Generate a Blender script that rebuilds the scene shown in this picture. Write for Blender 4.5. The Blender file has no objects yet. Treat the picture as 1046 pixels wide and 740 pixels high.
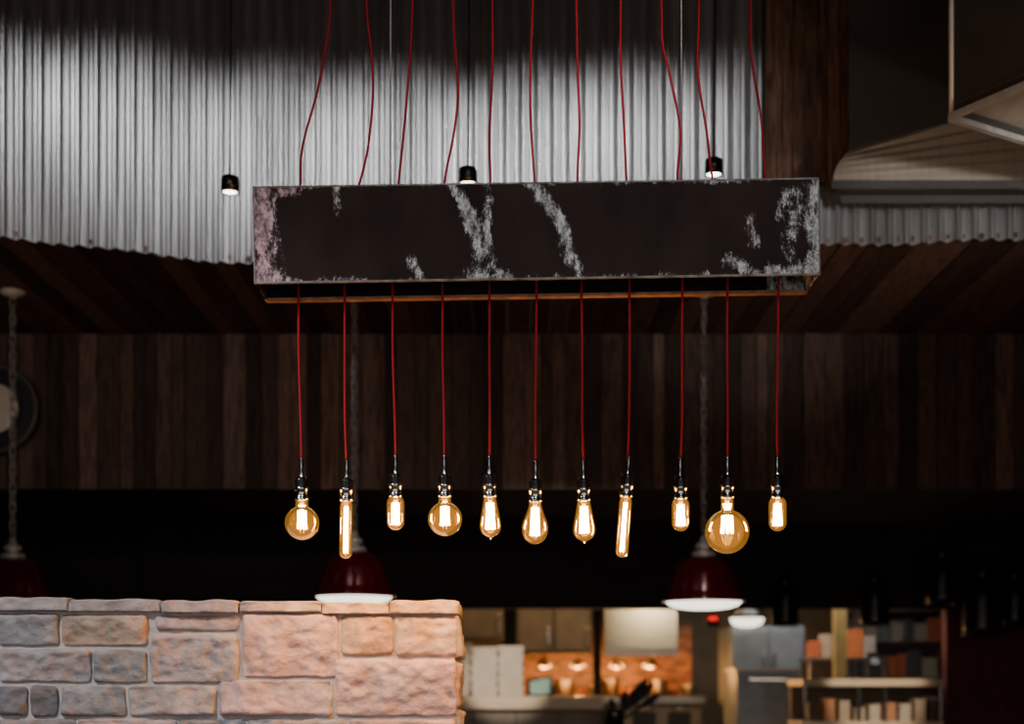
import bpy, math, random
from mathutils import Vector, Matrix, noise
random.seed(7)
F=1453.0; CX=523.0; HY=700.0; ZC=1.25
scene=bpy.context.scene
def S(px,py,Y):            # image pixel coordinates + estimated depth -> world position in metres
    return Vector(((px-CX)/F*Y, Y, ZC+(HY-py)/F*Y))
# ------------------------------------------------------------------ materials
def newmat(name):
    m=bpy.data.materials.new(name); m.use_nodes=True
    return m,m.node_tree.nodes,m.node_tree.links,m.node_tree.nodes['Principled BSDF']
def N(nodes,t,**kw):
    n=nodes.new(t)
    for k,v in kw.items(): setattr(n,k,v)
    return n
def ramp(nodes,stops):
    r=nodes.new('ShaderNodeValToRGB'); e=r.color_ramp.elements
    e[0].position=stops[0][0]; e[0].color=(*stops[0][1],1)
    e[1].position=stops[-1][0]; e[1].color=(*stops[-1][1],1)
    for p,c in stops[1:-1]:
        x=e.new(p); x.color=(*c,1)
    return r
def simple(name,c1,c2=None,rough=0.5,metal=0.0,scale=8,bump=0.0,stretch=(1,1,1),emis=None,es=0,coat=0):
    m,n,l,b=newmat(name)
    c2=c2 or tuple(x*0.8 for x in c1)
    tc=N(n,'ShaderNodeTexCoord'); mp=N(n,'ShaderNodeMapping'); mp.inputs['Scale'].default_value=stretch
    nz=N(n,'ShaderNodeTexNoise'); nz.inputs['Scale'].default_value=scale; nz.inputs['Detail'].default_value=6
    l.new(tc.outputs['Object'],mp.inputs[0]); l.new(mp.outputs[0],nz.inputs['Vector'])
    r=ramp(n,[(0.3,c1),(0.7,c2)]); l.new(nz.outputs['Fac'],r.inputs[0]); l.new(r.outputs[0],b.inputs['Base Color'])
    b.inputs['Roughness'].default_value=rough; b.inputs['Metallic'].default_value=metal
    b.inputs['Coat Weight'].default_value=coat
    if bump:
        bp=N(n,'ShaderNodeBump'); bp.inputs['Strength'].default_value=bump; bp.inputs['Distance'].default_value=0.01
        l.new(nz.outputs['Fac'],bp.inputs['Height']); l.new(bp.outputs[0],b.inputs['Normal'])
    if emis:
        b.inputs['Emission Color'].default_value=(*emis,1); b.inputs['Emission Strength'].default_value=es
    return m
def colmat(name,rough=0.8,scale=10,stretch=(1,1,1),bump=0.3,lo=0.6,hi=1.3,metal=0,spec=0.5,dist=0.01,detail=8):
    m,n,l,b=newmat(name)
    at=N(n,'ShaderNodeAttribute'); at.attribute_name='Col'
    tc=N(n,'ShaderNodeTexCoord'); mp=N(n,'ShaderNodeMapping'); mp.inputs['Scale'].default_value=stretch
    nz=N(n,'ShaderNodeTexNoise'); nz.inputs['Scale'].default_value=scale; nz.inputs['Detail'].default_value=detail; nz.inputs['Roughness'].default_value=0.65
    l.new(tc.outputs['Object'],mp.inputs[0]); l.new(mp.outputs[0],nz.inputs['Vector'])
    r=ramp(n,[(0.3,(lo,)*3),(0.7,(hi,)*3)]); l.new(nz.outputs['Fac'],r.inputs[0])
    mx=N(n,'ShaderNodeMix'); mx.data_type='RGBA'; mx.blend_type='MULTIPLY'; mx.inputs[0].default_value=1
    l.new(at.outputs['Color'],mx.inputs[6]); l.new(r.outputs[0],mx.inputs[7]); l.new(mx.outputs[2],b.inputs['Base Color'])
    b.inputs['Roughness'].default_value=rough; b.inputs['Metallic'].default_value=metal; b.inputs['Specular IOR Level'].default_value=spec
    bp=N(n,'ShaderNodeBump'); bp.inputs['Strength'].default_value=bump; bp.inputs['Distance'].default_value=dist
    l.new(nz.outputs['Fac'],bp.inputs['Height']); l.new(bp.outputs[0],b.inputs['Normal'])
    return m
def emat(name,c,s):
    m,n,l,b=newmat(name); b.inputs['Base Color'].default_value=(*c,1)
    b.inputs['Emission Color'].default_value=(*c,1); b.inputs['Emission Strength'].default_value=s
    return m
M={}
M['stone']=colmat('stone',0.9,16,(1,1,1.3),0.9,0.68,1.24,spec=0.15,dist=0.014,detail=10)
M['mortar']=simple('mortar',(0.52,0.49,0.49),(0.64,0.61,0.60),0.95,0,40,0.4)
M['wood_dark']=colmat('wood_dark',0.65,10,(8,8,0.6),0.35,0.12,2.3,spec=0.2,dist=0.005,detail=10)
M['wood_soffit']=colmat('wood_soffit',0.6,9,(9,0.7,9),0.2,0.35,1.6,spec=0.25,dist=0.004)
M['black']=simple('matte_black',(0.006,0.006,0.007),(0.01,0.01,0.011),0.7)
M['blackgloss']=simple('black_enamel',(0.008,0.008,0.009),None,0.25)
M['darkwall']=simple('dark_paint',(0.010,0.009,0.009),(0.014,0.012,0.012),0.85,0,3)
M['ceil']=simple('ceiling_paint',(0.012,0.012,0.013),(0.018,0.018,0.02),0.9,0,2)
M['floor']=simple('floor_concrete',(0.20,0.14,0.11),(0.28,0.20,0.16),0.6,0,3,0.05)
M['chrome']=simple('chrome',(0.6,0.6,0.6),(0.5,0.5,0.5),0.18,1.0)
M['steel']=simple('stainless',(0.42,0.38,0.33),(0.32,0.29,0.25),0.32,1.0,6,0,(1,1,8))
M['steelpaint']=simple('steel_matte',(0.18,0.145,0.11),(0.13,0.105,0.08),0.5,0.3,6)
M['cord']=simple('red_cloth_cord',(0.50,0.003,0.018),(0.36,0.002,0.012),0.7,0,300)
M['cable']=simple('steel_cable',(0.8,0.8,0.8),(0.6,0.6,0.6),0.4,0.6,200)
M['duct']=simple('duct_metal',(0.10,0.095,0.09),(0.07,0.066,0.062),0.5,0.4,3)
M['hood']=simple('hood_metal',(0.55,0.49,0.41),(0.43,0.38,0.32),0.4,0.4,3,0,(8,1,1))  # beige tint stands in for warm light and the ribbed wall's reflection
M['trimsteel']=simple('bright_trim',(0.60,0.60,0.60),(0.46,0.46,0.46),0.45,0.4,20)
M['red']=simple('red_enamel',(0.12,0.003,0.009),(0.09,0.002,0.007),0.18,0.3,5,coat=1.0)
M['chain']=simple('chain_steel',(0.30,0.27,0.26),(0.2,0.18,0.17),0.4,0.6,60)
M['diff']=emat('opal_diffuser',(1.0,0.93,0.78),2.6)
M['cream']=simple('cream_enamel',(0.6,0.55,0.45),(0.5,0.45,0.36),0.4)
M['whitebox']=simple('paper_box',(0.68,0.57,0.47),(0.56,0.47,0.38),0.8)
M['counter']=simple('light_counter',(0.72,0.56,0.38),(0.60,0.46,0.32),0.4,0,5,0,(1,6,6))
M['coolpanel']=simple('cool_panel',(0.27,0.32,0.36),(0.20,0.24,0.28),0.35,0.4)
M['ylw']=simple('yellow_post',(0.44,0.32,0.12),(0.34,0.25,0.09),0.5)
M['orangetile']=simple('warm_tile',(0.55,0.20,0.05),(0.06,0.02,0.01),0.4,0,7,0,(1,1,3))
M['redmesh']=simple('dark_red_wall',(0.14,0.008,0.018),(0.07,0.005,0.010),0.6,0,30)
M['food']=colmat('packages',0.6,20,(1,1,1),0.1,0.8,1.1)
M['heat']=emat('heat_lamp_glow',(1.0,0.45,0.10),2)
M['exitred']=emat('exit_sign_red',(1.0,0.02,0.02),1.3)
M['lens']=emat('downlight_lens',(1.0,0.97,0.9),9)
M['fil']=emat('filament',(1.0,0.62,0.20),80)
M['greenglass']=emat('screen',(0.25,0.4,0.32),0.1)
M['rustlip']=simple('rusty_lip',(0.60,0.33,0.22),(0.30,0.17,0.12),0.5,0.2,30)
M['greylip']=simple('worn_edge',(0.42,0.40,0.40),(0.09,0.07,0.07),0.6,0.1,25)
def galv():
    m,n,l,b=newmat('corrugated_galvanised')
    tc=N(n,'ShaderNodeTexCoord'); mp=N(n,'ShaderNodeMapping'); mp.inputs['Scale'].default_value=(3,3,0.5)
    nz=N(n,'ShaderNodeTexNoise'); nz.inputs['Scale'].default_value=3; nz.inputs['Detail'].default_value=5
    l.new(tc.outputs['Object'],mp.inputs[0]); l.new(mp.outputs[0],nz.inputs['Vector'])
    r=ramp(n,[(0.3,(0.44,0.44,0.45)),(0.7,(0.62,0.62,0.63))]); l.new(nz.outputs['Fac'],r.inputs[0]); l.new(r.outputs[0],b.inputs['Base Color'])
    b.inputs['Metallic'].default_value=0.9; b.inputs['Roughness'].default_value=0.35
    return m
M['galv']=galv()
def beammat():
    m,n,l,b=newmat('scuffed_blackened_steel')
    at=N(n,'ShaderNodeAttribute'); at.attribute_name='Col'
    sep=N(n,'ShaderNodeSeparateColor'); l.new(at.outputs['Color'],sep.inputs[0])
    tc=N(n,'ShaderNodeTexCoord'); mp=N(n,'ShaderNodeMapping'); mp.inputs['Scale'].default_value=(1.25,1,0.7)
    l.new(tc.outputs['Object'],mp.inputs[0])
    nz=N(n,'ShaderNodeTexNoise'); nz.inputs['Scale'].default_value=15; nz.inputs['Detail'].default_value=15; nz.inputs['Roughness'].default_value=0.88
    l.new(mp.outputs[0],nz.inputs['Vector'])
    add=N(n,'ShaderNodeMath',operation='ADD'); l.new(nz.outputs['Fac'],add.inputs[0]); l.new(sep.outputs[0],add.inputs[1])
    mr=N(n,'ShaderNodeMapRange'); mr.inputs[1].default_value=0.735; mr.inputs[2].default_value=0.80
    l.new(add.outputs[0],mr.inputs[0])
    n2=N(n,'ShaderNodeTexNoise'); n2.inputs['Scale'].default_value=5; n2.inputs['Detail'].default_value=8
    l.new(mp.outputs[0],n2.inputs['Vector'])
    r1=ramp(n,[(0.35,(0.022,0.013,0.011)),(0.7,(0.050,0.029,0.022))]); l.new(n2.outputs['Fac'],r1.inputs[0])
    n3=N(n,'ShaderNodeTexNoise'); n3.inputs['Scale'].default_value=30; n3.inputs['Detail'].default_value=12; n3.inputs['Roughness'].default_value=0.85; l.new(mp.outputs[0],n3.inputs['Vector'])
    r2=ramp(n,[(0.40,(0.07,0.06,0.062)),(0.49,(0.38,0.39,0.39)),(0.56,(0.90,0.92,0.93))]); l.new(n3.outputs['Fac'],r2.inputs[0])
    pk=N(n,'ShaderNodeMix'); pk.data_type='RGBA'; pk.blend_type='MULTIPLY'
    l.new(sep.outputs[1],pk.inputs[0]); l.new(r2.outputs[0],pk.inputs[6]); pk.inputs[7].default_value=(0.9,0.57,0.62,1)
    mx=N(n,'ShaderNodeMix'); mx.data_type='RGBA'; l.new(mr.outputs[0],mx.inputs[0]); l.new(r1.outputs[0],mx.inputs[6]); l.new(pk.outputs[2],mx.inputs[7])
    l.new(mx.outputs[2],b.inputs['Base Color'])
    b.inputs['Roughness'].default_value=0.65; b.inputs['Specular IOR Level'].default_value=0.15
    return m
M['beam']=beammat()
def glassmat():
    m=bpy.data.materials.new('amber_bulb_glass'); m.use_nodes=True; n=m.node_tree.nodes; l=m.node_tree.links; n.clear()
    o=N(n,'ShaderNodeOutputMaterial'); tr=N(n,'ShaderNodeBsdfTransparent'); gl=N(n,'ShaderNodeBsdfGlossy'); em=N(n,'ShaderNodeEmission')
    lw=N(n,'ShaderNodeLayerWeight'); lw.inputs[0].default_value=0.35
    r=ramp(n,[(0.0,(1.0,0.84,0.55)),(0.75,(0.95,0.58,0.22)),(1.0,(0.45,0.20,0.05))]); l.new(lw.outputs['Facing'],r.inputs[0]); l.new(r.outputs[0],tr.inputs[0])
    gl.inputs['Roughness'].default_value=0.05; gl.inputs[0].default_value=(1,0.8,0.5,1)
    fr=N(n,'ShaderNodeFresnel'); fr.inputs[0].default_value=1.3
    mx=N(n,'ShaderNodeMixShader'); l.new(fr.outputs[0],mx.inputs[0]); l.new(tr.outputs[0],mx.inputs[1]); l.new(gl.outputs[0],mx.inputs[2])
    em.inputs[0].default_value=(1,0.40,0.05,1); em.inputs[1].default_value=0.30  # emission put into the glass to mimic the filament's glow
    ad=N(n,'ShaderNodeAddShader'); l.new(mx.outputs[0],ad.inputs[0]); l.new(em.outputs[0],ad.inputs[1]); l.new(ad.outputs[0],o.inputs[0])
    return m
M['glass']=glassmat()
# ------------------------------------------------------------------ mesh builder
class MB:
    def __init__(s): s.v=[];s.f=[];s.mi=[];s.sm=[];s.c=[];s.mats=[]
    def m(s,k):
        if k not in s.mats: s.mats.append(k)
        return s.mats.index(k)
    def add(s,vs,fs,mat,smooth=False,col=(1,1,1)):
        o=len(s.v); s.v+=[tuple(v) for v in vs]
        if callable(col): s.c+=[col(Vector(v)) for v in vs]
        else: s.c+=[col]*len(vs)
        k=s.m(mat)
        for f in fs: s.f.append([i+o for i in f]); s.mi.append(k); s.sm.append(smooth)
    def box(s,x0,x1,y0,y1,z0,z1,mat,col=(1,1,1),mtx=None):
        vs=[Vector((x,y,z)) for z in (z0,z1) for y in (y0,y1) for x in (x0,x1)]
        if mtx: vs=[mtx@v for v in vs]
        s.add(vs,[(0,2,3,1),(4,5,7,6),(0,1,5,4),(2,6,7,3),(0,4,6,2),(1,3,7,5)],mat,False,col)
    def prism(s,bot,top,mat,col=(1,1,1),cap=(True,True)):
        n=len(bot); vs=list(bot)+list(top)
        fs=[(i,(i+1)%n,n+(i+1)%n,n+i) for i in range(n)]
        if cap[0]: fs.append(tuple(reversed(range(n))))
        if cap[1]: fs.append(tuple(range(n,2*n)))
        s.add(vs,fs,mat,False,col)
    def lathe(s,prof,c,mat,seg=32,smooth=True,mtx=None):
        vs=[]
        for r,z in prof:
            for i in range(seg):
                a=2*math.pi*i/seg; v=Vector((r*math.cos(a),r*math.sin(a),z))
                if mtx: v=mtx@v
                vs.append(v+Vector(c))
        fs=[]
        for j in range(len(prof)-1):
            for i in range(seg):
                k=(i+1)%seg; fs.append((j*seg+i,j*seg+k,(j+1)*seg+k,(j+1)*seg+i))
        s.add(vs,fs,mat,smooth)
    def tube(s,path,r,mat,seg=8,closed=False):
        path=[Vector(p) for p in path]; n=len(path); vs=[]; fs=[]
        up=None
        for i,p in enumerate(path):
            a=path[(i-1)%n] if (closed or i>0) else p; b=path[(i+1)%n] if (closed or i<n-1) else p
            t=(b-a).normalized()
            if up is None: up=t.orthogonal().normalized()
            up=(up-t*up.dot(t)).normalized(); w=t.cross(up)
            rr=r[i] if isinstance(r,(list,tuple)) else r
            for k in range(seg):
                g=2*math.pi*k/seg; vs.append(p+(up*math.cos(g)+w*math.sin(g))*rr)
        for i in range(n if closed else n-1):
            j=(i+1)%n
            for k in range(seg):
                q=(k+1)%seg; fs.append((i*seg+k,i*seg+q,j*seg+q,j*seg+k))
        if not closed:
            fs.append(tuple(reversed(range(seg)))); fs.append(tuple(range((n-1)*seg,n*seg)))
        s.add(vs,fs,mat,True)
    def obj(s,name,parent=None,bevel=0,origin=None):
        me=bpy.data.meshes.new(name)
        o3=Vector(origin) if origin is not None else Vector((0,0,0))
        me.from_pydata([tuple(Vector(v)-o3) for v in s.v],[],s.f)
        for k in s.mats: me.materials.append(M[k])
        me.polygons.foreach_set('material_index',s.mi); me.polygons.foreach_set('use_smooth',s.sm)
        a=me.attributes.new('Col','FLOAT_COLOR','POINT')
        a.data.foreach_set('color',[x for c in s.c for x in (*c[:3],1.0)])
        me.update(); ob=bpy.data.objects.new(name,me); scene.collection.objects.link(ob); ob.location=o3
        if bevel:
            b=ob.modifiers.new('bevel','BEVEL'); b.width=bevel; b.segments=2; b.limit_method='ANGLE'
        if parent:
            ob.parent=parent; ob.matrix_parent_inverse=Matrix.Translation(parent.location).inverted()
        return ob
def empty(name,loc):
    e=bpy.data.objects.new(name,None); e.location=loc; e.empty_display_size=0.1; scene.collection.objects.link(e); return e
def catmull(pts,n=8):
    P=[Vector(p) for p in pts]; P=[P[0]*2-P[1]]+P+[P[-1]*2-P[-2]]; out=[]
    for i in range(1,len(P)-2):
        for k in range(n):
            t=k/n; a,b,c,d=P[i-1:i+3]
            out.append(0.5*((2*b)+(c-a)*t+(2*a-5*b+4*c-d)*t*t+(3*b-a-3*c+d)*t**3))
    out.append(P[-2]); return out
ZCEIL=5.2
# ------------------------------------------------------------------ room shell
XL,XR=-5.5,5.5
def shell(name,*a):
    b=MB(); b.box(*a); return b.obj(name)
shell('floor',XL-.1,XR+.1,-2.1,15.2,-0.1,0,'floor')
shell('ceiling',XL-.1,XR+.1,-2.1,9.1,ZCEIL,ZCEIL+.1,'ceil')
shell('wall_left',XL-.1,XL,-2,15,0,ZCEIL,'darkwall')
shell('wall_right',XR,XR+.1,-2,15,0,ZCEIL,'darkwall')
shell('wall_front',XL,XR,-2.1,-2,0,ZCEIL,'darkwall')
ZS=3.45
def wallY(X):
    pts=[(-6,6.75),(-2.6,6.93),(-1.36,7.38),(-0.3,7.5),(0.8,7.3),(1.55,7.08),(2.6,6.98),(6,6.9)]
    for (a,ya),(b,yb) in zip(pts,pts[1:]):
        if a<=X<=b:
            t=(X-a)/(b-a); t=t*t*(3-2*t)*0.5+t*0.5; return ya+(yb-ya)*t
    return 7
b=MB(); vs=[];fs=[]; n=int(11/0.082*12); 
for i in range(n+1):
    X=XL+11*i/n; y=wallY(X)+0.022*math.sin(2*math.pi*X/0.082)
    vs+= [(X,y,ZS-0.012+0.006*math.sin(X*9)),(X,y,ZCEIL)]
for i in range(n): fs.append((2*i,2*i+2,2*i+3,2*i+1))
b.add(vs,fs,'galv',True); b.obj('wall_corrugated')
b=MB(); X=XL
while X<XR:
    w=random.uniform(0.10,0.15); k=random.uniform(0.45,1.6)
    y0=max(wallY(X),wallY(min(X+w,XR)))+0.01
    b.box(X,min(X+w-0.006,XR),y0,9.0,ZS+random.uniform(0,.008),ZS+0.03,'wood_soffit',(0.12*k,0.068*k,0.050*k)); X+=w
b.obj('ceiling_soffit_boards')
ZP=2.487
b=MB(); X=XL; last=1
while X<XR:
    w=random.choice([0.07,0.085,0.10,0.12,0.14]); k=random.choice([0.45,0.6,0.8,1.0,1.2,1.7])*random.uniform(.85,1.15)
    yo=random.uniform(0,0.014); g=random.uniform(-.004,.004)
    c=((0.066+g)*k,(0.040+g*.3)*k,(0.031-g*.3)*k)
    b.box(X,min(X+w-0.005,XR),8.9+yo,8.95,ZP-0.01,ZS,'wood_dark',c); X+=w
b.box(XL,XR,8.95,9.0,ZP,ZS,'black')
b.obj('wall_planks')
shell('ceiling_recess',XL,XR,9.0,11.0,ZP,ZP+.08,'darkwall')
ZH=1.84; KX0,KX1=-1.6,3.36
shell('wall_kitchen_header',XL,XR,11.0,11.12,ZH,ZP,'darkwall')
shell('wall_kitchen_left',XL,KX0,11.0,11.12,0,ZH,'darkwall')
b=MB(); b.box(KX1,XR,11.0,11.12,0,ZH,'redmesh')
for i in range(30):
    for j in range(12): b.box(KX1+.05+i*.07,KX1+.10+i*.07,10.985,11.0,.9+j*.07,.95+j*.07,'redmesh')
b.obj('wall_kitchen_right')
shell('wall_kitchen_back',XL,XR,15.0,15.1,0,3,'steelpaint')
shell('ceiling_kitchen',XL,XR,11.12,15,2.6,2.7,'cream')
# ------------------------------------------------------------------ wood panel on corrugated wall
b=MB(); X=1.25
while X<1.62:
    w=random.uniform(0.05,0.08); k=random.uniform(.7,1.4)
    b.box(X,X+w-.003,6.98,7.03,3.72,ZCEIL,'wood_dark',(0.080*k,0.046*k,0.032*k)); X+=w
b.box(1.25,1.65,7.03,7.12,3.75,ZCEIL,'black')
b.obj('wood_slat_panel')
# ------------------------------------------------------------------ ducts
b=MB()
def rect(o,d1,l1,d2,l2,z): 
    o=Vector((o[0],o[1],0)); p=[o,o+d2*l2,o+d2*l2+d1*l1,o+d1*l1]; return [Vector((q.x,q.y,z)) for q in p]
d1=Vector((0.53,-0.848,0)); d2=Vector((0.848,0.53,0))
zb=3.438; o=(1.70,5.5)
c0=Vector((1.70,5.5,0))
outer=rect(o,d1,1.1,d2,1.3,zb+.02)
b.prism(outer,[Vector((p.x,p.y,ZCEIL)) for p in outer],'duct',cap=(False,True))
def strip(a,c,r,mat,z0,z1,w=0.03):
    a=Vector(a);c=Vector(c); d=(c-a).normalized(); nrm=Vector((-d.y,d.x,0))*w
    q=[a-nrm*.3,c-nrm*.3,c+nrm,a+nrm]; b.prism([Vector((p.x,p.y,z0)) for p in q],[Vector((p.x,p.y,z1)) for p in q],mat)
for i in range(4): strip(outer[i],outer[(i+1)%4],0,'trimsteel',zb-.004,zb+.018,.02)
b.prism([p+Vector((0,0,.03)) for p in outer],[p+Vector((0,0,.04)) for p in outer],'hood')
b.tube([(c0.x,c0.y,zb),(c0.x,c0.y,ZCEIL)],0.011,'trimsteel')
b.obj('ventilation_duct')
b=MB()
y0=6.62;y1=6.82;zr=S(0,194,y0).z; x0=S(851,0,y0).x;x1=3.3
TL=S(868,153,6.70); TR=S(1100,88,6.62)
xb=x0*y1/y0+.02; xt=TL.x*6.82/6.70+.02
top=[Vector((xt,6.82,TL.z)),TL,TR,Vector((TR.x,6.82,TR.z))]
bot=[Vector((xb,y1,zr+.04)),Vector((x0,y0,zr+.04)),Vector((x1,y0,zr+.04)),Vector((x1,y1,zr+.04))]
steps=6; prev=bot
for s_ in range(1,steps+1):
    t=s_/steps; g=1-math.cos(t*math.pi/2)
    cur=[Vector((a.x+(c.x-a.x)*g,a.y+(c.y-a.y)*g,a.z+(c.z-a.z)*t)) for a,c in zip(bot,top)]
    b.prism(prev,cur,'hood',cap=(False,False)); prev=cur
b.box(x0-.01,x1+.01,y0-.015,y0+.02,zr,zr+.04,'duct'); b.prism([Vector((x0-.01,y0,zr)),Vector((x0+.02,y0,zr)),Vector((xb+.02,y1,zr)),Vector((xb-.01,y1,zr))],[Vector((x0-.01,y0,zr+.04)),Vector((x0+.02,y0,zr+.04)),Vector((xb+.02,y1,zr+.04)),Vector((xb-.01,y1,zr+.04))],'duct')
b.box(xb,x1,y1-.02,y1,zr,zr+.04,'duct'); b.box(xb,x1,y0+.03,y1-.01,zr+.035,zr+.045,'duct')
b.prism(top,[Vector((p.x-.01,p.y,ZCEIL)) for p in top],'duct')
b.obj('exhaust_hood')
# ------------------------------------------------------------------ light beam
YF=4.2
FX=empty('beam_light_fixture',S(548,235.5,YF+.1)); R=Matrix.Rotation(-0.0156,4,'Y')
cen=S(548,235.5,YF); Wd=1.671; Hh=0.283; D=0.21
T=Matrix.Translation(cen)@R
paths=[([(264,196),(266,240),(268,288)],27,.33,1),([(280,200),(300,194)],12,.27,1),([(343,194),(345,215)],11,.24,.2),
 ([(464,190),(476,212),(488,245),(492,285)],12,.31,0),([(500,190),(497,235),(500,285)],9,.28,0),([(546,188),(564,212),(576,235),(582,262)],11,.32,0),
 ([(575,250),(592,284)],12,.27,0),([(480,283),(520,283)],13,.28,0),([(590,284),(640,283)],7,.25,0),([(766,222),(771,250)],10,.29,0),
 ([(742,266),(780,281)],12,.29,0),([(798,220),(804,195),(829,188)],12,.26,0),([(832,190),(832,230),(834,278)],14,.33,0),([(785,279),(835,275)],14,.30,0),
 ([(418,266),(430,285)],12,.27,0),([(690,184),(745,184)],8,.27,0),([(818,200),(802,262)],15,.26,0),([(300,190),(345,188)],7,.26,0),
 ([(262,190),(836,182)],9,.22,0),([(262,289),(836,280)],10,.22,0),([(400,200),(440,240)],30,.10,0),([(620,200),(760,270)],30,.08,0)]
def segd(p,a,c):
    a=Vector(a);c=Vector(c);p=Vector(p);d=c-a; t=max(0,min(1,(p-a).dot(d)/d.length_squared)); return (p-a-d*t).length
def wear(lx,lz,extra=0):
    x=lx*F/YF+548; y=235.5-lz*F/YF-(x-548)*0.0156*1.0
    w=0;pk=0
    for pts,wd,am,pink in paths:
        dd=min(segd((x,y),pts[i],pts[i+1]) for i in range(len(pts)-1))
        g=am*math.exp(-(dd/wd)**2*0.9)
        if g>w: w=g
        if pink: pk=max(pk,pink*math.exp(-(dd/30)**2))
    return (min(1,w),pk,0)
def plate(bb,y0,y1,wearfn,xw=Wd,h=Hh):
    nx,nz=200,36; vs=[];cs=[];fs=[]
    for j in range(nz+1):
        for i in range(nx+1):
            lx=-xw/2+xw*i/nx; lz=-h/2+h*j/nz; vs.append(T@Vector((lx,y0,lz))); cs.append(wearfn(lx,lz))
    for j in range(nz):
        for i in range(nx):
            a=j*(nx+1)+i; fs.append((a,a+1,a+nx+2,a+nx+1))
    it=iter(cs); bb.add(vs,fs,'beam',False,lambda v:next(it))
    bb.box(-xw/2,xw/2,y0+.0008,y1,-h/2,h/2,'beam',(.2,0,0),T)
b=MB(); plate(b,0,0.006,wear)
for z0,z1 in ((Hh/2-.0035,Hh/2+.0015),(-Hh/2-.0025,-Hh/2+.002)): b.box(-Wd/2-.001,Wd/2+.001,-.0015,.010,z0,z1,'greylip',(1,1,1),T)
for xx in (-Wd/2-.001,Wd/2-.003): b.box(xx,xx+.004,-.0015,.01,-Hh/2,Hh/2,'greylip',(1,1,1),T)
b.obj('front_plate',FX)
b=MB(); 
def wear2(lx,lz):
    w=.03
    if lx>Wd/2-.12: w=.28
    return (w,0,0)
plate(b,D-.006,D,wear2)
b.box(-Wd/2,Wd/2,D-.03,D+.002,-Hh/2-.004,-Hh/2+.004,'rustlip',(1,1,1),T)
b.obj('rear_plate',FX)
b=MB(); b.box(-Wd/2,-Wd/2+.006,.006,D-.006,-Hh/2,Hh/2,'beam',(.2,.3,0),T); b.box(Wd/2-.006,Wd/2,.006,D-.006,-Hh/2,Hh/2,'beam',(.3,0,0),T)
b.obj('end_plates',FX)
b=MB()
for lx in (-.8,-.45,-.15,.13,.42,.8): b.box(lx-.012,lx+.012,.006,D-.006,.05,.07,'beam',(.1,0,0),T)
b.obj('cross_bars',FX)
b=MB()
for px in (399,696):
    p=S(px,188,YF+.1); b.tube([p-Vector((0,0,.12)),Vector((p.x,p.y,ZCEIL))],0.0022,'cable')
    b.lathe([(0,0),(.02,0),(.02,-.03),(0,-.03)],(p.x,p.y,ZCEIL),'chrome',16)
b.obj('suspension_cables',FX)
# ------------------------------------------------------------------ bulbs
YB=4.3; U=YB/F
up=[[(307,188),(309,150),(325,90),(333,45),(337,13)],[(367,188),(376,150),(381,95),(379,50),(375,13)],[(407,187),(412,140),(418,70),(421,13)],
 [(454,187),(463,140),(468,95),(465,50),(463,13)],[(501,187),(500,140),(503,70),(503,13)],[(546,186),(542,120),(542,60),(544,13)],[(590,185),(592,130),(590,70),(589,13)],
 [(640,184),(637,120),(634,60),(634,13)],[(692,183),(695,135),(686,85),(677,45),(676,13)],[(728,183),(722,135),(713,75),(714,13)],[(782,182),(778,125),(768,60),(767,13)]]
# (cord x at beam, bulb x, socket top y, bulb kind, bulb bottom y, width px)
spec=[(305,308,490,'globe',552,35),(352,354,491,'tube',571,13),(401,404,487,'stub',542,18),(452,454,487,'globe',548,35),(500,500,487,'st',550,22),(548,547,492,'pear',556,27),
 (594,596,491,'st',554,23),(643,641,487,'tube',570,13),(697,695,489,'stub',543,18),(743,743,488,'globe',566,45),(795,794,488,'stub',543,18)]
def profile(kind,w,L):
    r=w/2; pr=[]
    if kind=='globe':
        neck=6.5; R_=r; c=L-R_; a0=math.asin(min(1,neck/R_))
        pr=[(neck*.95,0)]
        for k in range(15): 
            a=a0+(math.pi-a0)*k/14; pr.append((R_*math.sin(a),c-R_*math.cos(a)))
    elif kind in('tube','stub'):
        pr=[(5.5 if kind=='stub' else 5,0),(r*.9,2.5),(r,6)]
        for k in range(9):
            a=math.pi/2*k/8; pr.append((r*math.cos(a),L-r+r*math.sin(a)))
        pr[-1]=(0.01,L)
    elif kind=='st':
        pts=[(.55,0),(.62,.12),(.78,.35),(.95,.58),(1,.70),(.95,.80),(.72,.90),(.35,.96),(.1,.985),(.06,1.03),(.005,1.05)]
        pr=[(r*a,L*c) for a,c in pts]
    else:
        pts=[(.45,0),(.5,.12),(.68,.3),(.92,.48),(1,.62),(.95,.76),(.78,.88),(.45,.97),(.15,1.0),(.005,1.003)]
        pr=[(r*a,L*c) for a,c in pts]
    return pr
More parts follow.
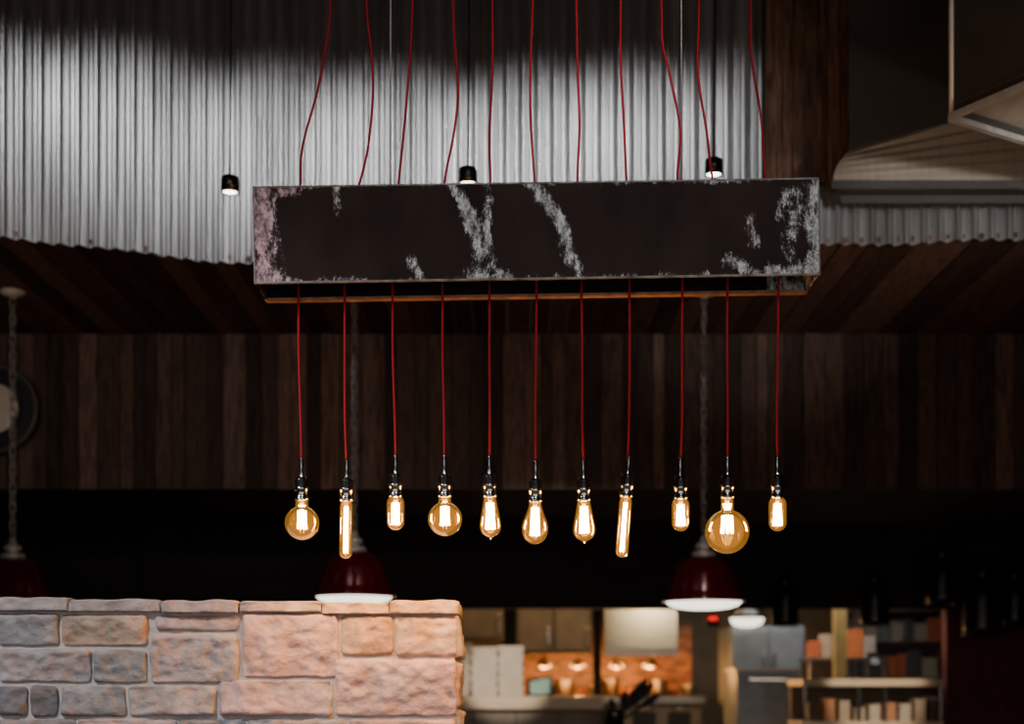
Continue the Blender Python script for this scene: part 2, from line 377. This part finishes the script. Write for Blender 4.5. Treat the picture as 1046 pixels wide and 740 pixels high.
for i,(cx,bx_,sy,kind,by,w) in enumerate(spec):
    base=S(bx_,sy,YB); e=empty('edison_bulb_pendant',base)
    tilt=Matrix.Rotation(0.075 if i==7 else random.uniform(-.02,.02) ,4,'Y')
    b=MB()
    U_=[S(*p,YB) for p in reversed(up[i])]
    dxs=U_[0].x-U_[1].x; topx=U_[0].x+dxs*1.2
    pts=[Vector((topx,YB,ZCEIL)),Vector((topx,YB,4.3)),Vector((U_[0].x+dxs*1.0,YB,3.6))]+U_+[S(cx,240,YB),S(cx,300,YB),S((cx*.9+bx_*.1)+random.uniform(-.6,.6),360,YB),S((cx+bx_)/2+random.uniform(-.7,.7),425,YB),S(bx_,470,YB)]
    b.tube(catmull(pts,8),0.0037,'cord',8)
    b.lathe([(0.001,0),(.025,0),(.025,-.02),(.006,-.03),(.001,-.03)],(pts[0].x,YB,ZCEIL),'blackgloss',16)
    b.obj('cord',e)
    b=MB(); k=U
    s=lambda L:[(max(r,.001)*k,-z*k) for r,z in L]
    b.lathe(s([(0,-22),(2,-22),(2.4,-20),(1.6,-12),(2.4,-3),(3,-1)]),base,'chrome',16,mtx=tilt)
    b.lathe(s([(1,-3),(5,-2.2),(6.6,-.5),(6.9,1),(6.9,8)]),base,'blackgloss',24,mtx=tilt)
    b.lathe(s([(6.9,8),(7.6,8.5),(7.6,11),(7,11.5),(7,19),(7.5,19.5),(7.5,21),(6,22),(4,22)]),base,'chrome',24,mtx=tilt)
    b.obj('socket',e)
    L=by-sy-21
    b=MB(); off=tilt@Vector((0,0,-21*k))
    b.lathe([(r*k,-z*k) for r,z in profile(kind,w,L)],base+off,'glass',32,mtx=tilt); 
    b.obj('glass_envelope',e)
    b=MB()
    z0=6;z1={'globe':min(L*.72,36),'tube':L-6,'stub':L-6,'st':L*.78,'pear':L*.80}[kind]
    fr={'globe':4.8,'tube':2.0,'stub':4.2,'st':4.6,'pear':4.6}[kind]*(1.25 if w>40 else 1); nf=4 if kind=='tube' else 8
    for q in range(nf):
        a=2*math.pi*q/nf+.3; a2=a+.25
        p0=Vector((fr*.75*math.cos(a),fr*.75*math.sin(a),-z0))*k; p1=Vector((fr*math.cos(a2),fr*math.sin(a2),-z1))*k
        b.tube([base+off+(tilt@p0),base+off+(tilt@(p0.lerp(p1,.5)*1.0)),base+off+(tilt@p1)],0.70*k,'fil',6)
    b.obj('filament',e)
    b=MB(); b.lathe([(.001,0),(2.6*k,0),(2.2*k,-4*k),(.7*k,-7*k),(.5*k,-z1*k),(.001,-z1*k)],base+off,'cream',12,mtx=tilt); b.obj('stem',e)
    ld=bpy.data.lights.new('bulb_light','POINT'); ld.energy=4; ld.color=(1,.50,.16); ld.shadow_soft_size=.004; ld.specular_factor=0
    lo=bpy.data.objects.new('bulb_light',ld); scene.collection.objects.link(lo); lo.location=base+off+Vector((0,0,-(L-2.5)*k)); lo.parent=e; lo.matrix_parent_inverse=Matrix.Translation(e.location).inverted()
# ------------------------------------------------------------------ red chain pendants
def chain(b,x,y,z0,z1,mat='chain'):
    n=max(2,round((z1-z0)/.052)); p=(z1-z0)/n
    for i in range(n):
        c=z0+p*(i+.5); L=p*.5+.008; r=.013; loop=[]
        for k in range(14):
            a=2*math.pi*k/14; u=r*math.cos(a); v=(L-r)*(1 if math.sin(a)>0 else -1)+r*math.sin(a)
            loop.append((x+u*(1.0 if i%2 else .35),y+u*(.5 if i%2 else .9),c+v))
        b.tube(loop,.0042,mat,6,True)
    b.tube([(x+.013*math.sin(t*.9),y+.013*math.cos(t*.9),z0+(z1-z0)*t/70) for t in range(71)],.0035,'chain',6)
def red_pendant(px,rimy,Y=7.95,sc=1.0,ztop=ZS,nm='red_pendant_lamp'):
    k=.00547*sc; p=S(px,rimy,Y); b=MB()
    L=lambda q:[(max(r,.1)*k,z*k) for r,z in q]
    b.lathe(L([(13,45),(18,43),(24,39),(29,33),(32,26),(35,18),(38,10),(40,4),(42.5,1),(42.5,-1.5),(40.5,-1.5),(37,4),(33,18),(26,34),(12,42)]),p,'red',48)
    b.lathe(L([(0,66),(3,66),(4,60),(8,58),(9,54),(5,53),(5,51),(11,50),(13,45),(0,45)]),p,'trimsteel',32)
    b.lathe(L([(39,1),(38.5,-1.5),(35,-5),(28,-7.5),(18,-9),(0,-9.5)]),p,'diff',40)
    chain(b,p.x,p.y,p.z+64*k,ztop-.03)
    b.lathe([(.001,0),(.07,0),(.068,-.015),(.03,-.03),(.01,-.04),(.001,-.04)],(p.x,p.y,ztop),'cream',32)
    return b.obj(nm)
red_pendant(362,609); red_pendant(719,614); red_pendant(13,616)
b=MB(); p=S(763,632,12.6); 
b.lathe([(.02,.22),(.05,.20),(.10,.12),(.16,.03),(.165,0),(.15,0),(.001,.05)],p,'blackgloss',32); b.lathe([(.15,0),(.13,-.05),(.07,-.075),(.001,-.08)],p,'diff',32)
b.tube([p+Vector((0,0,.2)),Vector((p.x,p.y,2.6))],.006,'black'); b.obj('kitchen_pendant_lamp')
# ------------------------------------------------------------------ downlights
for px,py in ((235,197),(478,188),(729,179)):
    Y=6.0; p=S(px,py,Y); b=MB()
    b.lathe([(.001,.068),(.03,.068),(.036,.064),(.038,.058),(.038,0),(.032,0),(.032,.012),(.001,.012)],p,'blackgloss',32)
    b.lathe([(.030,.004),(.001,.002)],p,'lens',24)
    b.tube([p+Vector((0,0,.065)),Vector((p.x+.012,Y,ZCEIL))],.005,'black')
    b.lathe([(.001,0),(.05,0),(.05,-.02),(.001,-.02)],(p.x+.012,Y,ZCEIL),'black',20)
    b.obj('pendant_downlight')
# ------------------------------------------------------------------ round wall dial at left
b=MB(); p=S(-6,418,8.85); RX=Matrix.Rotation(math.radians(90),4,'X')
b.lathe([(.001,.0),(.27,.0),(.285,.015),(.285,.035),(.26,.04),(.25,.02),(.001,.02)],p,'duct',48,mtx=RX)
b.lathe([(.001,.03),(.10,.03),(.15,.022),(.155,.02)],p,'cream',40,mtx=RX)
b.lathe([(.155,.022),(.20,.032),(.245,.022)],p,'black',40,mtx=RX)
b.obj('round_wall_dial')
# ------------------------------------------------------------------ black heat lamps on the right
for px,by,Y,sc in ((1003,650,10.2,1),(962,618,10.4,.8),(893,640,10.6,.75),(1036,640,10.6,.8),(802,640,10.6,.7)):
    k=Y/F*sc; p=S(px,by,Y); b=MB()
    b.lathe([(max(r,.1)*k,z*k) for r,z in [(3,80),(5,79),(5,70),(10,68),(11,62),(9,60),(15,56),(18,48),(19.5,36),(19.5,10),(20.5,0),(18,0),(17,10),(14,40),(0,50)]],p,'blackgloss',32)
    b.tube([p+Vector((0,0,78*k)),Vector((p.x,p.y,ZP-.003))],.007,'black'); b.obj('black_heat_lamp')
# ------------------------------------------------------------------ stone wall
YW=4.58; kW=YW/F
GX=lambda px:(px-CX)*kW
GZ=lambda py:ZC+(HY-py)*kW
def stone(b,o,u,nrm,x0,x1,z0,z1,col,th=.029,seed=0):
    w=x1-x0;h=z1-z0; nx=max(6,int(w/.007)); nz=max(5,int(h/.007)); u=Vector(u);nrm=Vector(nrm);o=Vector(o)
    vs=[];fs=[];cs=[]
    tx=random.uniform(-.012,.012);tz=random.uniform(-.018,.018)
    for j in range(-1,nz+2):
        for i in range(-1,nx+2):
            ii=min(max(i,0),nx);jj=min(max(j,0),nz); a=ii/nx;c=jj/nz
            q=Vector((x0+w*a,z0+h*c,seed))
            ed=min(a*w,(1-a)*w,c*h,(1-c)*h); rd=1-math.exp(-ed/.004)
            n1=noise.fractal(q*9,1,2,4); n2=noise.fractal(q*34,1,2,4); n3=abs(noise.noise(q*16+Vector((4,4,4)))); n4=abs(noise.fractal(Vector((q.x*12,q.y*26,seed+3)),1,2,3))
            d=max(th*(.65+.35*rd)+(n1*.007+n2*.006-n3*.008-n4*.007)*rd+((a-.5)*tx+(c-.5)*tz)*rd,.0135)
            jx=noise.noise(Vector((q.y*20,seed,1)))*.005*(2*a-1) + noise.noise(q*40)*.002; jz=noise.noise(Vector((q.x*14,seed,5)))*.004*(2*c-1)+noise.noise(q*40+Vector((8,8,8)))*.0015
            ca=max(0,1-min(a*w,(1-a)*w)/.010)*max(0,1-min(c*h,(1-c)*h)/.010)
            jx+= (-1 if a>.5 else 1)*ca*.004; jz+=(-1 if c>.5 else 1)*ca*.004
            if i!=ii or j!=jj: d=-.03
            vs.append(o+u*(q.x+jx)+Vector((0,0,q.y+jz))+nrm*d)
            k=.95+.25*n1; t=max(0,min(1,.5+noise.fractal(q*6+Vector((3,9,2)),1,2,3)))
            cs.append(tuple(x*k*(1+(t-.5)*y) for x,y in zip(col,(.22,0.0,-.10))))
    W_=nx+3
    for j in range(nz+2):
        for i in range(W_-1):
            a=j*W_+i; fs.append((a,a+1,a+W_+1,a+W_))
    it=iter(cs); b.add(vs,fs,'stone',True,lambda v:next(it))
GY=(.38,.37,.38);GP=(.51,.465,.47);TN=(.57,.43,.34);PK=(.72,.535,.54);PG=(.58,.485,.49);PC=(.68,.52,.45);DG=(.24,.24,.26)
rows=[(0,62,627,660,GY),(65,152,628,660,TN),(160,245,629,645,PG),(248,346,627,692,PK),(349,402,629,670,TN),(404,467,629,671,PC),
(0,95,663,697,GP),(97,151,664,698,GY),(155,245,649,698,PG),(343,467,674,732,PK),(0,30,701,732,DG),(33,61,701,732,DG),(64,130,701,732,GY),(133,222,701,732,GP),(225,340,695,732,PK),
(-70,-3,627,697,GP),(-120,-73,627,660,TN),(-120,-73,663,697,GY),(-90,-3,701,732,GP),(-120,-93,701,732,GY)]
b=MB()
for i,(a,c,t,bt,col) in enumerate(rows):
    stone(b,(0,YW,0),(1,0,0),(0,-1,0),GX(a)+.001,GX(c)-.001,GZ(bt)+.001,GZ(t)-.001,col,seed=i*1.7)
z=GZ(734)
while z>.06:
    h=min(random.choice([.1,.13,.17]),z-.005); x=GX(-500)
    while x<GX(467)-.001:
        w=random.uniform(.16,.36); xe=x+w
        if xe>GX(467)-.1: xe=GX(467)
        stone(b,(0,YW,0),(1,0,0),(0,-1,0),x+.004,xe-.004,z-h+.004,z-.004,random.choice([GY,GP,PK,PG,TN]),seed=z*7+x); x=xe
    z-=h
z=GZ(732)
while z<GZ(630):
    h=min(.12,GZ(627)-z); x=GX(-500)
    while x<GX(-121)-.01:
        w=random.uniform(.2,.36); xe=min(x+w,GX(-121)); stone(b,(0,YW,0),(1,0,0),(0,-1,0),x+.004,xe-.004,z+.004,z+h-.004,random.choice([GY,GP,PG]),seed=z*7+x); x=xe
    z+=h
    if h<.02: break
z=0.01
while z<GZ(629)-.02:
    h=min(random.choice([.12,.16,.2]),GZ(627)-z); stone(b,(GX(467)-.018,0,0),(0,1,0),(1,0,0),YW-.0,YW+.14,z+.004,z+h-.004,random.choice([PK,PG,PC]),seed=z); stone(b,(GX(467)-.018,0,0),(0,1,0),(1,0,0),YW+.15,YW+.30,z+.004,z+h-.004,random.choice([PK,GP,PC]),seed=z+4); z+=h
b.box(GX(-500),GX(467)-.008,YW-.012,YW+.30,0,GZ(625),'mortar')
def cap(a,c,t,bt,col,seed):
    x0,x1,z0,z1=GX(a)+.002,GX(c)-.002,GZ(bt)+.001,GZ(t); nx=max(8,int((x1-x0)/.012)); ny=26; nz=5; vs=[];fs=[]
    idx={}
    def vert(i,j,k):
        if (i,j,k) in idx: return idx[(i,j,k)]
        p=Vector((x0+(x1-x0)*i/nx,YW-.040+(.38)*j/ny,z0+(z1-z0)*k/nz)); q=p*22+Vector((seed,0,0))
        d=Vector((noise.noise(q),noise.noise(q+Vector((7,0,0))),noise.noise(q*.6+Vector((0,9,0)))))
        p+=Vector((d.x*.004,d.y*.009+noise.noise(q*2)*.004,d.z*.006 if k>0 else 0)); 
        if k==nz and j in(0,ny): p.z-=.006; 
        if k==nz and i in(0,nx): p.z-=.004
        idx[(i,j,k)]=len(vs); vs.append(p); return idx[(i,j,k)]
    for i in range(nx):
        for j in range(ny):
            fs.append((vert(i,j,nz),vert(i+1,j,nz),vert(i+1,j+1,nz),vert(i,j+1,nz))); fs.append((vert(i,j,0),vert(i,j+1,0),vert(i+1,j+1,0),vert(i+1,j,0)))
        for k in range(nz):
            fs.append((vert(i,0,k),vert(i+1,0,k),vert(i+1,0,k+1),vert(i,0,k+1))); fs.append((vert(i,ny,k),vert(i,ny,k+1),vert(i+1,ny,k+1),vert(i+1,ny,k)))
    for j in range(ny):
        for k in range(nz):
            fs.append((vert(0,j,k),vert(0,j,k+1),vert(0,j+1,k+1),vert(0,j+1,k))); fs.append((vert(nx,j,k),vert(nx,j+1,k),vert(nx,j+1,k+1),vert(nx,j,k+1)))
    b.add(vs,fs,'stone',True,col)
for i,(a,c,t,bt,col) in enumerate([(-500,-330,612,626,GP),(-330,-160,612,626,PG),(-160,-2,612,625,GP),(-2,73,611,625,GP),(73,167,613,626,GP),(167,246,614,627,PG),(246,330,615,626,PG),(330,399,616,628,PC),(399,469,614,628,PC)]): cap(a,c,t,bt,col,i*5.3)
b.obj('stone_wall')
# ------------------------------------------------------------------ kitchen
def bx(b,a,c,t,bt,Y,dep,mat,col=(1,1,1),z0=None):
    p=S(a,bt,Y);q=S(c,t,Y); b.box(p.x,q.x,Y,Y+dep,p.z if z0 is None else z0,q.z,mat,col)
b=MB(); bx(b,440,616,712,725,11.2,.7,'counter'); p=S(440,725,11.25);q=S(614,725,11.25); b.box(p.x,q.x,11.28,11.85,0,p.z,'steelpaint')
for k in range(1,4): X=p.x+(q.x-p.x)*k/4; b.box(X-.004,X+.004,11.27,11.28,.1,p.z-.02,'black')
b.obj('pass_counter',bevel=.006)
zc=S(500,712,11.2).z+.001
b=MB()
for (a,c,t,Y) in ((462,480,657,11.45),(481,508,661,11.4),(509,535,660,11.42)):
    x0=S(a,0,Y).x;x1=S(c,0,Y).x; zt=S(a,t,Y).z; n=5; h=(zt-zc)/n
    for i in range(n):
        z=zc+h*i; jx=random.uniform(-.006,.006)
        b.prism([Vector((x0+.012+jx,Y+.01,z)),Vector((x1-.012+jx,Y+.01,z)),Vector((x1-.012+jx,Y+.22,z)),Vector((x0+.012+jx,Y+.22,z))],
                [Vector((x0+jx,Y,z+h*.8)),Vector((x1+jx,Y,z+h*.8)),Vector((x1+jx,Y+.23,z+h*.8)),Vector((x0+jx,Y+.23,z+h*.8))],'whitebox')
        b.box(x0-.003+jx,x1+.003+jx,Y-.004,Y+.234,z+h*.8,z+h*.99,'whitebox')
b.obj('takeaway_box_stack')
b=MB(); p=S(539,712,11.35)
def wedge(x0,x1,mat,y0,y1,h): b.prism([Vector((x0,y0,zc)),Vector((x1,y0,zc)),Vector((x1,y1,zc)),Vector((x0,y1,zc))],[Vector((x0,y1-.03,zc+h*.75)),Vector((x1,y1-.03,zc+h)),Vector((x1,y1,zc+h)),Vector((x0,y1,zc+h*.75))],mat)
wedge(p.x,p.x+.20,'blackgloss',11.30,11.38,.17)
b.prism([Vector((p.x+.02,11.295,zc+.02)),Vector((p.x+.18,11.295,zc+.02)),Vector((p.x+.18,11.30,zc+.02)),Vector((p.x+.02,11.30,zc+.02))],[Vector((p.x+.02,11.34,zc+.12)),Vector((p.x+.18,11.34,zc+.15)),Vector((p.x+.18,11.345,zc+.15)),Vector((p.x+.02,11.345,zc+.12))],'greenglass')
b.obj('order_tablet')
for a,c,Y,m in ((515,527,12.2,'black'),(606,614,11.96,'black')):
    b=MB(); p=S(a,0,Y);q=S(c,0,Y); b.box(p.x,q.x,Y,Y+.08,0,2.598,m); b.box(p.x-.03,q.x+.03,Y-.03,Y+.11,0,.03,m); b.obj('support_post')
b=MB(); p=S(853,0,12.2);q=S(865,0,12.2); b.box(p.x,q.x,12.2,12.3,0,2.598,'ylw'); b.box(p.x-.03,q.x+.03,12.17,12.33,0,.04,'ylw'); b.obj('support_post')
b=MB()
for a,c in ((468,514),(528,565),(566,604)):
    p=S(a,655 if a<500 else 668,13.2);q=S(c,600,13.2)
    b.box(p.x,q.x,13.2,13.6,p.z,2.6,'steelpaint'); b.box(p.x+.02,q.x-.02,13.18,13.2,p.z+.03,2.55,'steelpaint'); b.box(q.x-.05,q.x-.035,13.15,13.18,p.z+.08,p.z+.24,'chrome')
b.obj('steel_wall_cabinet',bevel=.004)
b=MB()
p=S(618,668,13.0);q=S(692,628,13.0)
b.prism([Vector((p.x,13.0,p.z)),Vector((q.x,13.0,p.z)),Vector((q.x,14.3,p.z)),Vector((p.x,14.3,p.z))],[Vector((p.x+.0,13.06,q.z+.15)),Vector((q.x,13.06,q.z+.15)),Vector((q.x,14.3,q.z+.15)),Vector((p.x,14.3,q.z+.15))],'steel')
b.box(p.x,q.x,12.98,13.0,p.z-.02,p.z+.05,'steel')
b.box(p.x+.1,q.x-.1,13.6,14.3,q.z+.15,2.6,'steel'); b.obj('kitchen_range_hood')
b=MB(); p=S(535,712,13.4);q=S(720,668,13.4)
b.box(p.x,q.x,14.4,14.5,p.z,q.z+.3,'orangetile'); b.box(p.x,q.x,13.4,14.5,p.z-.06,p.z,'steel'); b.box(p.x+.03,q.x-.03,13.45,14.45,0,p.z-.06,'steelpaint')
for k in range(5):
    X=p.x+.15+k*.33; b.box(X-.11,X+.11,13.44,13.45,.2,p.z-.15,'black'); b.tube([(X-.08,13.42,p.z-.12),(X+.08,13.42,p.z-.12)],.008,'chrome')
for k in range(11):
    X=p.x+.10+k*.15; r=.05+.02*(k%3); hh=.06+.05*((k*7)%3)
    b.lathe([(.001,0),(r*.9,0),(r,hh),(r*1.05,hh+.005),(r*.95,hh),(r*.85,.01),(.001,.01)],(X,13.75+.1*(k%2),p.z),'steel' if k%3 else 'orangetile',20)
b.obj('cooking_line')
for k,X in enumerate((.30,.62,.98,1.30)):
    b=MB(); zl=1.42; b.lathe([(.001,.08),(.03,.08),(.05,.04),(.08,0),(.075,0),(.001,.03)],(X,13.4,zl),'steel',24); b.lathe([(.06,.004),(.001,-.02)],(X,13.4,zl),'heat',20); b.tube([(X,13.4,zl+.07),(X,13.4,1.538 if X<.8 else 1.534)],.006,'black')
    b.obj('food_warmer_lamp')
b=MB(); bx(b,722,735,628,640,11.9,.04,'black'); bx(b,724,733,630,634,11.89,.01,'exitred'); p=S(728,628,11.92); b.box(p.x-.01,p.x+.01,11.91,11.93,p.z,2.6,'black'); b.obj('exit_sign')
b=MB(); p=S(747,640,12.9);q=S(822,640,12.9)
b.box(p.x,q.x,12.9,13.7,.1,p.z,'coolpanel'); b.box(p.x+.03,q.x-.03,12.95,13.6,0,.1,'black')
mid=(p.x+q.x)/2
for x0,x1 in ((p.x+.01,mid-.005),(mid+.005,q.x-.01)):
    b.box(x0,x1,12.87,12.9,.85+.35,p.z-.03,'coolpanel'); b.box(x0,x1,12.87,12.9,.14,1.19,'coolpanel')
for x0 in (mid-.05,mid+.05): b.tube([(x0,12.84,1.3),(x0,12.84,1.55)],.01,'chrome'); b.tube([(x0,12.84,.8),(x0,12.84,1.1)],.01,'chrome')
b.obj('refrigerator',bevel=.006)
b=MB(); p=S(752,683,12.0);q=S(815,683,12.0)
b.prism([Vector((p.x+.04,12,.0)),Vector((q.x-.04,12,.0)),Vector((q.x-.04,12.4,.0)),Vector((p.x+.04,12.4,.0))],[Vector((p.x,12,p.z)),Vector((q.x,12,p.z)),Vector((q.x,12.45,p.z)),Vector((p.x,12.45,p.z))],'coolpanel')
b.box(p.x-.02,q.x+.02,11.98,12.47,p.z-.03,p.z,'steel'); b.tube([(p.x+.1,11.96,p.z-.1),(q.x-.1,11.96,p.z-.1)],.01,'steel'); b.obj('prep_station',bevel=.005)
b=MB(); p=S(628,727,10.9)
b.lathe([(.001,0),(.07,0),(.08,.1),(.085,.16),(.075,.16),(.07,.02),(.001,.02)],(p.x,10.9,p.z-.14),'blackgloss',28)
for k,(dx,dz,wd) in enumerate([(.32,.32,.042),(.26,.35,.034),(.20,.29,.042),(.36,.25,.032),(.14,.24,.040),(-.06,.20,.030),(.05,.27,.034)]):
    a=Vector((p.x-.03+.012*k,10.9+.01*k-.03,p.z-.10)); c=a+Vector((dx,.02*k-.05,dz))
    pts=[a.lerp(c,t/8) for t in range(9)]; b.tube(pts,[.007,.007,.008,.01,.012,wd*.8,wd,wd*.8,.006],'black',8)
b.box(p.x-.25,p.x+.3,10.7,11.1,p.z-.18,p.z-.14,'black'); b.box(p.x-.22,p.x+.27,10.75,11.08,0,p.z-.18,'darkwall')
b.obj('utensil_stand')
b=MB(); p=S(820,694,10.7);q=S(965,694,10.7); 
b.box(p.x,q.x,10.7,11.3,p.z-.055,p.z,'counter'); b.box(p.x,q.x,10.72,11.28,0,p.z-.32,'counter')
for X in (p.x+.01,p.x+.42,q.x-.45,q.x-.03): b.box(X,X+.02,10.71,10.73,p.z-.32,p.z-.055,'chrome')
b.box(p.x+.01,q.x-.01,11.2,11.25,p.z-.32,p.z-.055,'steelpaint')
for k in range(9):
    X=p.x+.07+k*.115; cc=random.choice([(.5,.22,.10),(.4,.30,.2),(.12,.07,.05),(.5,.42,.33),(.4,.08,.05)])
    b.box(X,X+.08,10.80,10.98,p.z-.32,p.z-.32+random.uniform(.08,.18),'food',cc)
b.obj('display_counter',bevel=.003)
b=MB(); r=S(895,694,10.8); r.z=p.z+.001; b.prism([Vector((r.x-.05,10.8,r.z)),Vector((r.x+.05,10.8,r.z)),Vector((r.x+.05,10.95,r.z)),Vector((r.x-.05,10.95,r.z))],[Vector((r.x-.045,10.87,r.z+.2)),Vector((r.x+.045,10.87,r.z+.2)),Vector((r.x+.045,10.90,r.z+.2)),Vector((r.x-.045,10.90,r.z+.2))],'blackgloss'); 
b.box(r.x-.03,r.x+.03,10.84,10.85,r.z+.10,r.z+.16,'coolpanel'); b.obj('card_terminal')
b=MB(); p=S(872,700,13.3);q=S(975,700,13.3)
for z in (.5,.95,1.32,1.66,1.95):
    b.box(p.x,q.x,13.3,13.75,z-.02,z,'steel')
for X in (p.x,q.x-.03):
    for y in (13.3,13.72): b.box(X,X+.03,y,y+.03,0,2.2,'steel')
b.box(p.x,q.x,13.76,13.78,.2,2.2,'coolpanel')
for z in (.95,1.32,1.66):
    X=p.x+.04
    while X<q.x-.15:
        w=random.uniform(.06,.14); cc=random.choice([(.12,.12,.13),(.08,.10,.11),(.25,.07,.03),(.20,.18,.16),(.04,.045,.05)]); b.box(X,X+w,13.36,13.6,z,z+random.uniform(.12,.26),'food',cc); X+=w+.01
b.obj('stocked_shelf_rack')
b=MB(); 
b.box(S(822,0,12.5).x,S(905,0,12.5).x,12.4,12.8,S(0,672,12.5).z-.03,S(0,672,12.5).z,'steel')
for X in (S(824,0,12.5).x,S(900,0,12.5).x): b.box(X,X+.03,12.42,12.45,0,S(0,672,12.5).z-.03,'steel'); b.box(X,X+.03,12.75,12.78,0,S(0,672,12.5).z-.03,'steel')
z=S(0,672,12.5).z
for a,c,t,cc in ((828,840,655,(.6,.15,.05)),(841,851,648,(.55,.42,.3)),(867,884,643,(.65,.20,.06)),(884,896,650,(.45,.40,.36))):
    x0=S(a,0,12.5).x;x1=S(c,0,12.5).x; b.box(x0,x1,12.55,12.7,z,S(0,t,12.5).z,'food',cc)
b.obj('prep_table_with_packages',bevel=.006)
# ------------------------------------------------------------------ lights
def spot(loc,tgt,e,ang,blend=.6,col=(1,1,1),rad=.06,nm='unseen_spotlight'):  # default name covers unseen spots, all out of frame without fixtures
    ld=bpy.data.lights.new('spot','SPOT'); ld.energy=e; ld.spot_size=math.radians(ang); ld.spot_blend=blend; ld.color=col; ld.shadow_soft_size=rad
    o=bpy.data.objects.new(nm,ld); scene.collection.objects.link(o); o.location=loc
    o.rotation_euler=(Vector(tgt)-Vector(loc)).to_track_quat('-Z','Y').to_euler(); 
    return o
def area(name,loc,tgt,e,sx,sy,col):
    ld=bpy.data.lights.new(name,'AREA'); ld.shape='RECTANGLE'; ld.size=sx; ld.size_y=sy; ld.energy=e; ld.color=col
    o=bpy.data.objects.new(name,ld); scene.collection.objects.link(o); o.location=loc; o.rotation_euler=(Vector(tgt)-Vector(loc)).to_track_quat('-Z','Y').to_euler(); return o
cool=(1,.995,.995)
for X,e in ((-2.9,85),(-2.3,105),(-1.7,100),(-1.1,110),(-.5,160),(.1,175),(.6,145),(1.05,65)):
    spot((X-1.1,5.0,5.1),(X,wallY(X),3.86),e,28,1.0,cool,.05)
spot((3.2,2.6,2.5),(2.0,6.9,3.5),330,22,.9,(1,.96,.90),.1)  # added mid-air spot brightening the hood and the corrugated wall below it
spot((2.4,3.2,1.6),(2.1,5.6,3.45),60,30,.9,(1,.86,.68),.1)  # added low spot brightening the duct underside, no real lamp
spot((-2.9,1.6,4.2),(-1.0,4.6,1.35),430,36,.8,(1,.975,.98),.06)  # added spot raking the stone wall, no fixture
spot((0.6,0.2,4.4),(0.1,4.2,2.55),165,34,.9,(1,.96,.94),.2)  # added spot on the beam's front face, no fixture
for X,e in ((-2.6,150),(-1.2,95),(.3,50),(2.2,10)): spot((X,2.2,3.15),(X,8.9,2.98),e,24,1.0,(1,.85,.75),.1)  # added mid-air spots lighting the plank wall
for px,py in ((235,197),(478,188),(729,179)):
    p=S(px,py,6.0); spot(p-Vector((0,0,.02)),p+Vector((0,.9,-2)),14,110,.9,(1,.95,.88),.03,'downlight_lamp')
area('front_fill_light',(0,-1.9,1.8),(0,6,2.4),68,8,2.6,(1,.95,.93))  # added fill behind the camera; the front wall has no window
area('kitchen_ceiling_light',(.7,12.5,2.55),(.7,12.5,0),28,2.5,.5,(1,.66,.33))
area('kitchen_ceiling_light',(2.4,12.0,2.55),(2.4,12.0,0),26,1.6,.5,(1,.92,.84))
spot((-.3,8.3,2.25),(-.05,11.3,1.33),380,15,.5,(1,.88,.72),.05,'pass_fill_spot')  # added spot brightening the pass counter and boxes, no lamp there
spot((2.4,8.3,2.25),(2.75,10.8,1.22),240,18,.5,(1,.84,.66),.05,'pass_fill_spot')  # added spot brightening the display counter, no lamp there
spot((1.4,11.6,2.5),(1.35,13.0,1.72),48,50,.9,(1,.80,.46),.05,'kitchen_fill_spot')  # added spot that puts a bright patch on the range hood
for X in (.30,.62,.98,1.30): 
    ld=bpy.data.lights.new('heat_lamp','POINT'); ld.energy=16; ld.color=(1,.45,.12); ld.shadow_soft_size=.05
    o=bpy.data.objects.new('heat_lamp_light',ld); scene.collection.objects.link(o); o.location=(X,13.45,1.34)
w=bpy.data.worlds.new('World'); scene.world=w; w.use_nodes=True; w.node_tree.nodes['Background'].inputs[0].default_value=(.02,.02,.025,1)
# ------------------------------------------------------------------ camera
cd=bpy.data.cameras.new('cam'); cam=bpy.data.objects.new('camera',cd); scene.collection.objects.link(cam)
cam.location=(0,0,ZC); cam.rotation_euler=(math.radians(90),0,0); cd.lens=50.0*F/ (1046*50/36); cd.sensor_width=36; cd.shift_y=(HY-370)/1046
cd.dof.use_dof=True; cd.dof.focus_distance=4.3; cd.dof.aperture_fstop=1.75; cd.clip_end=100
scene.camera=cam
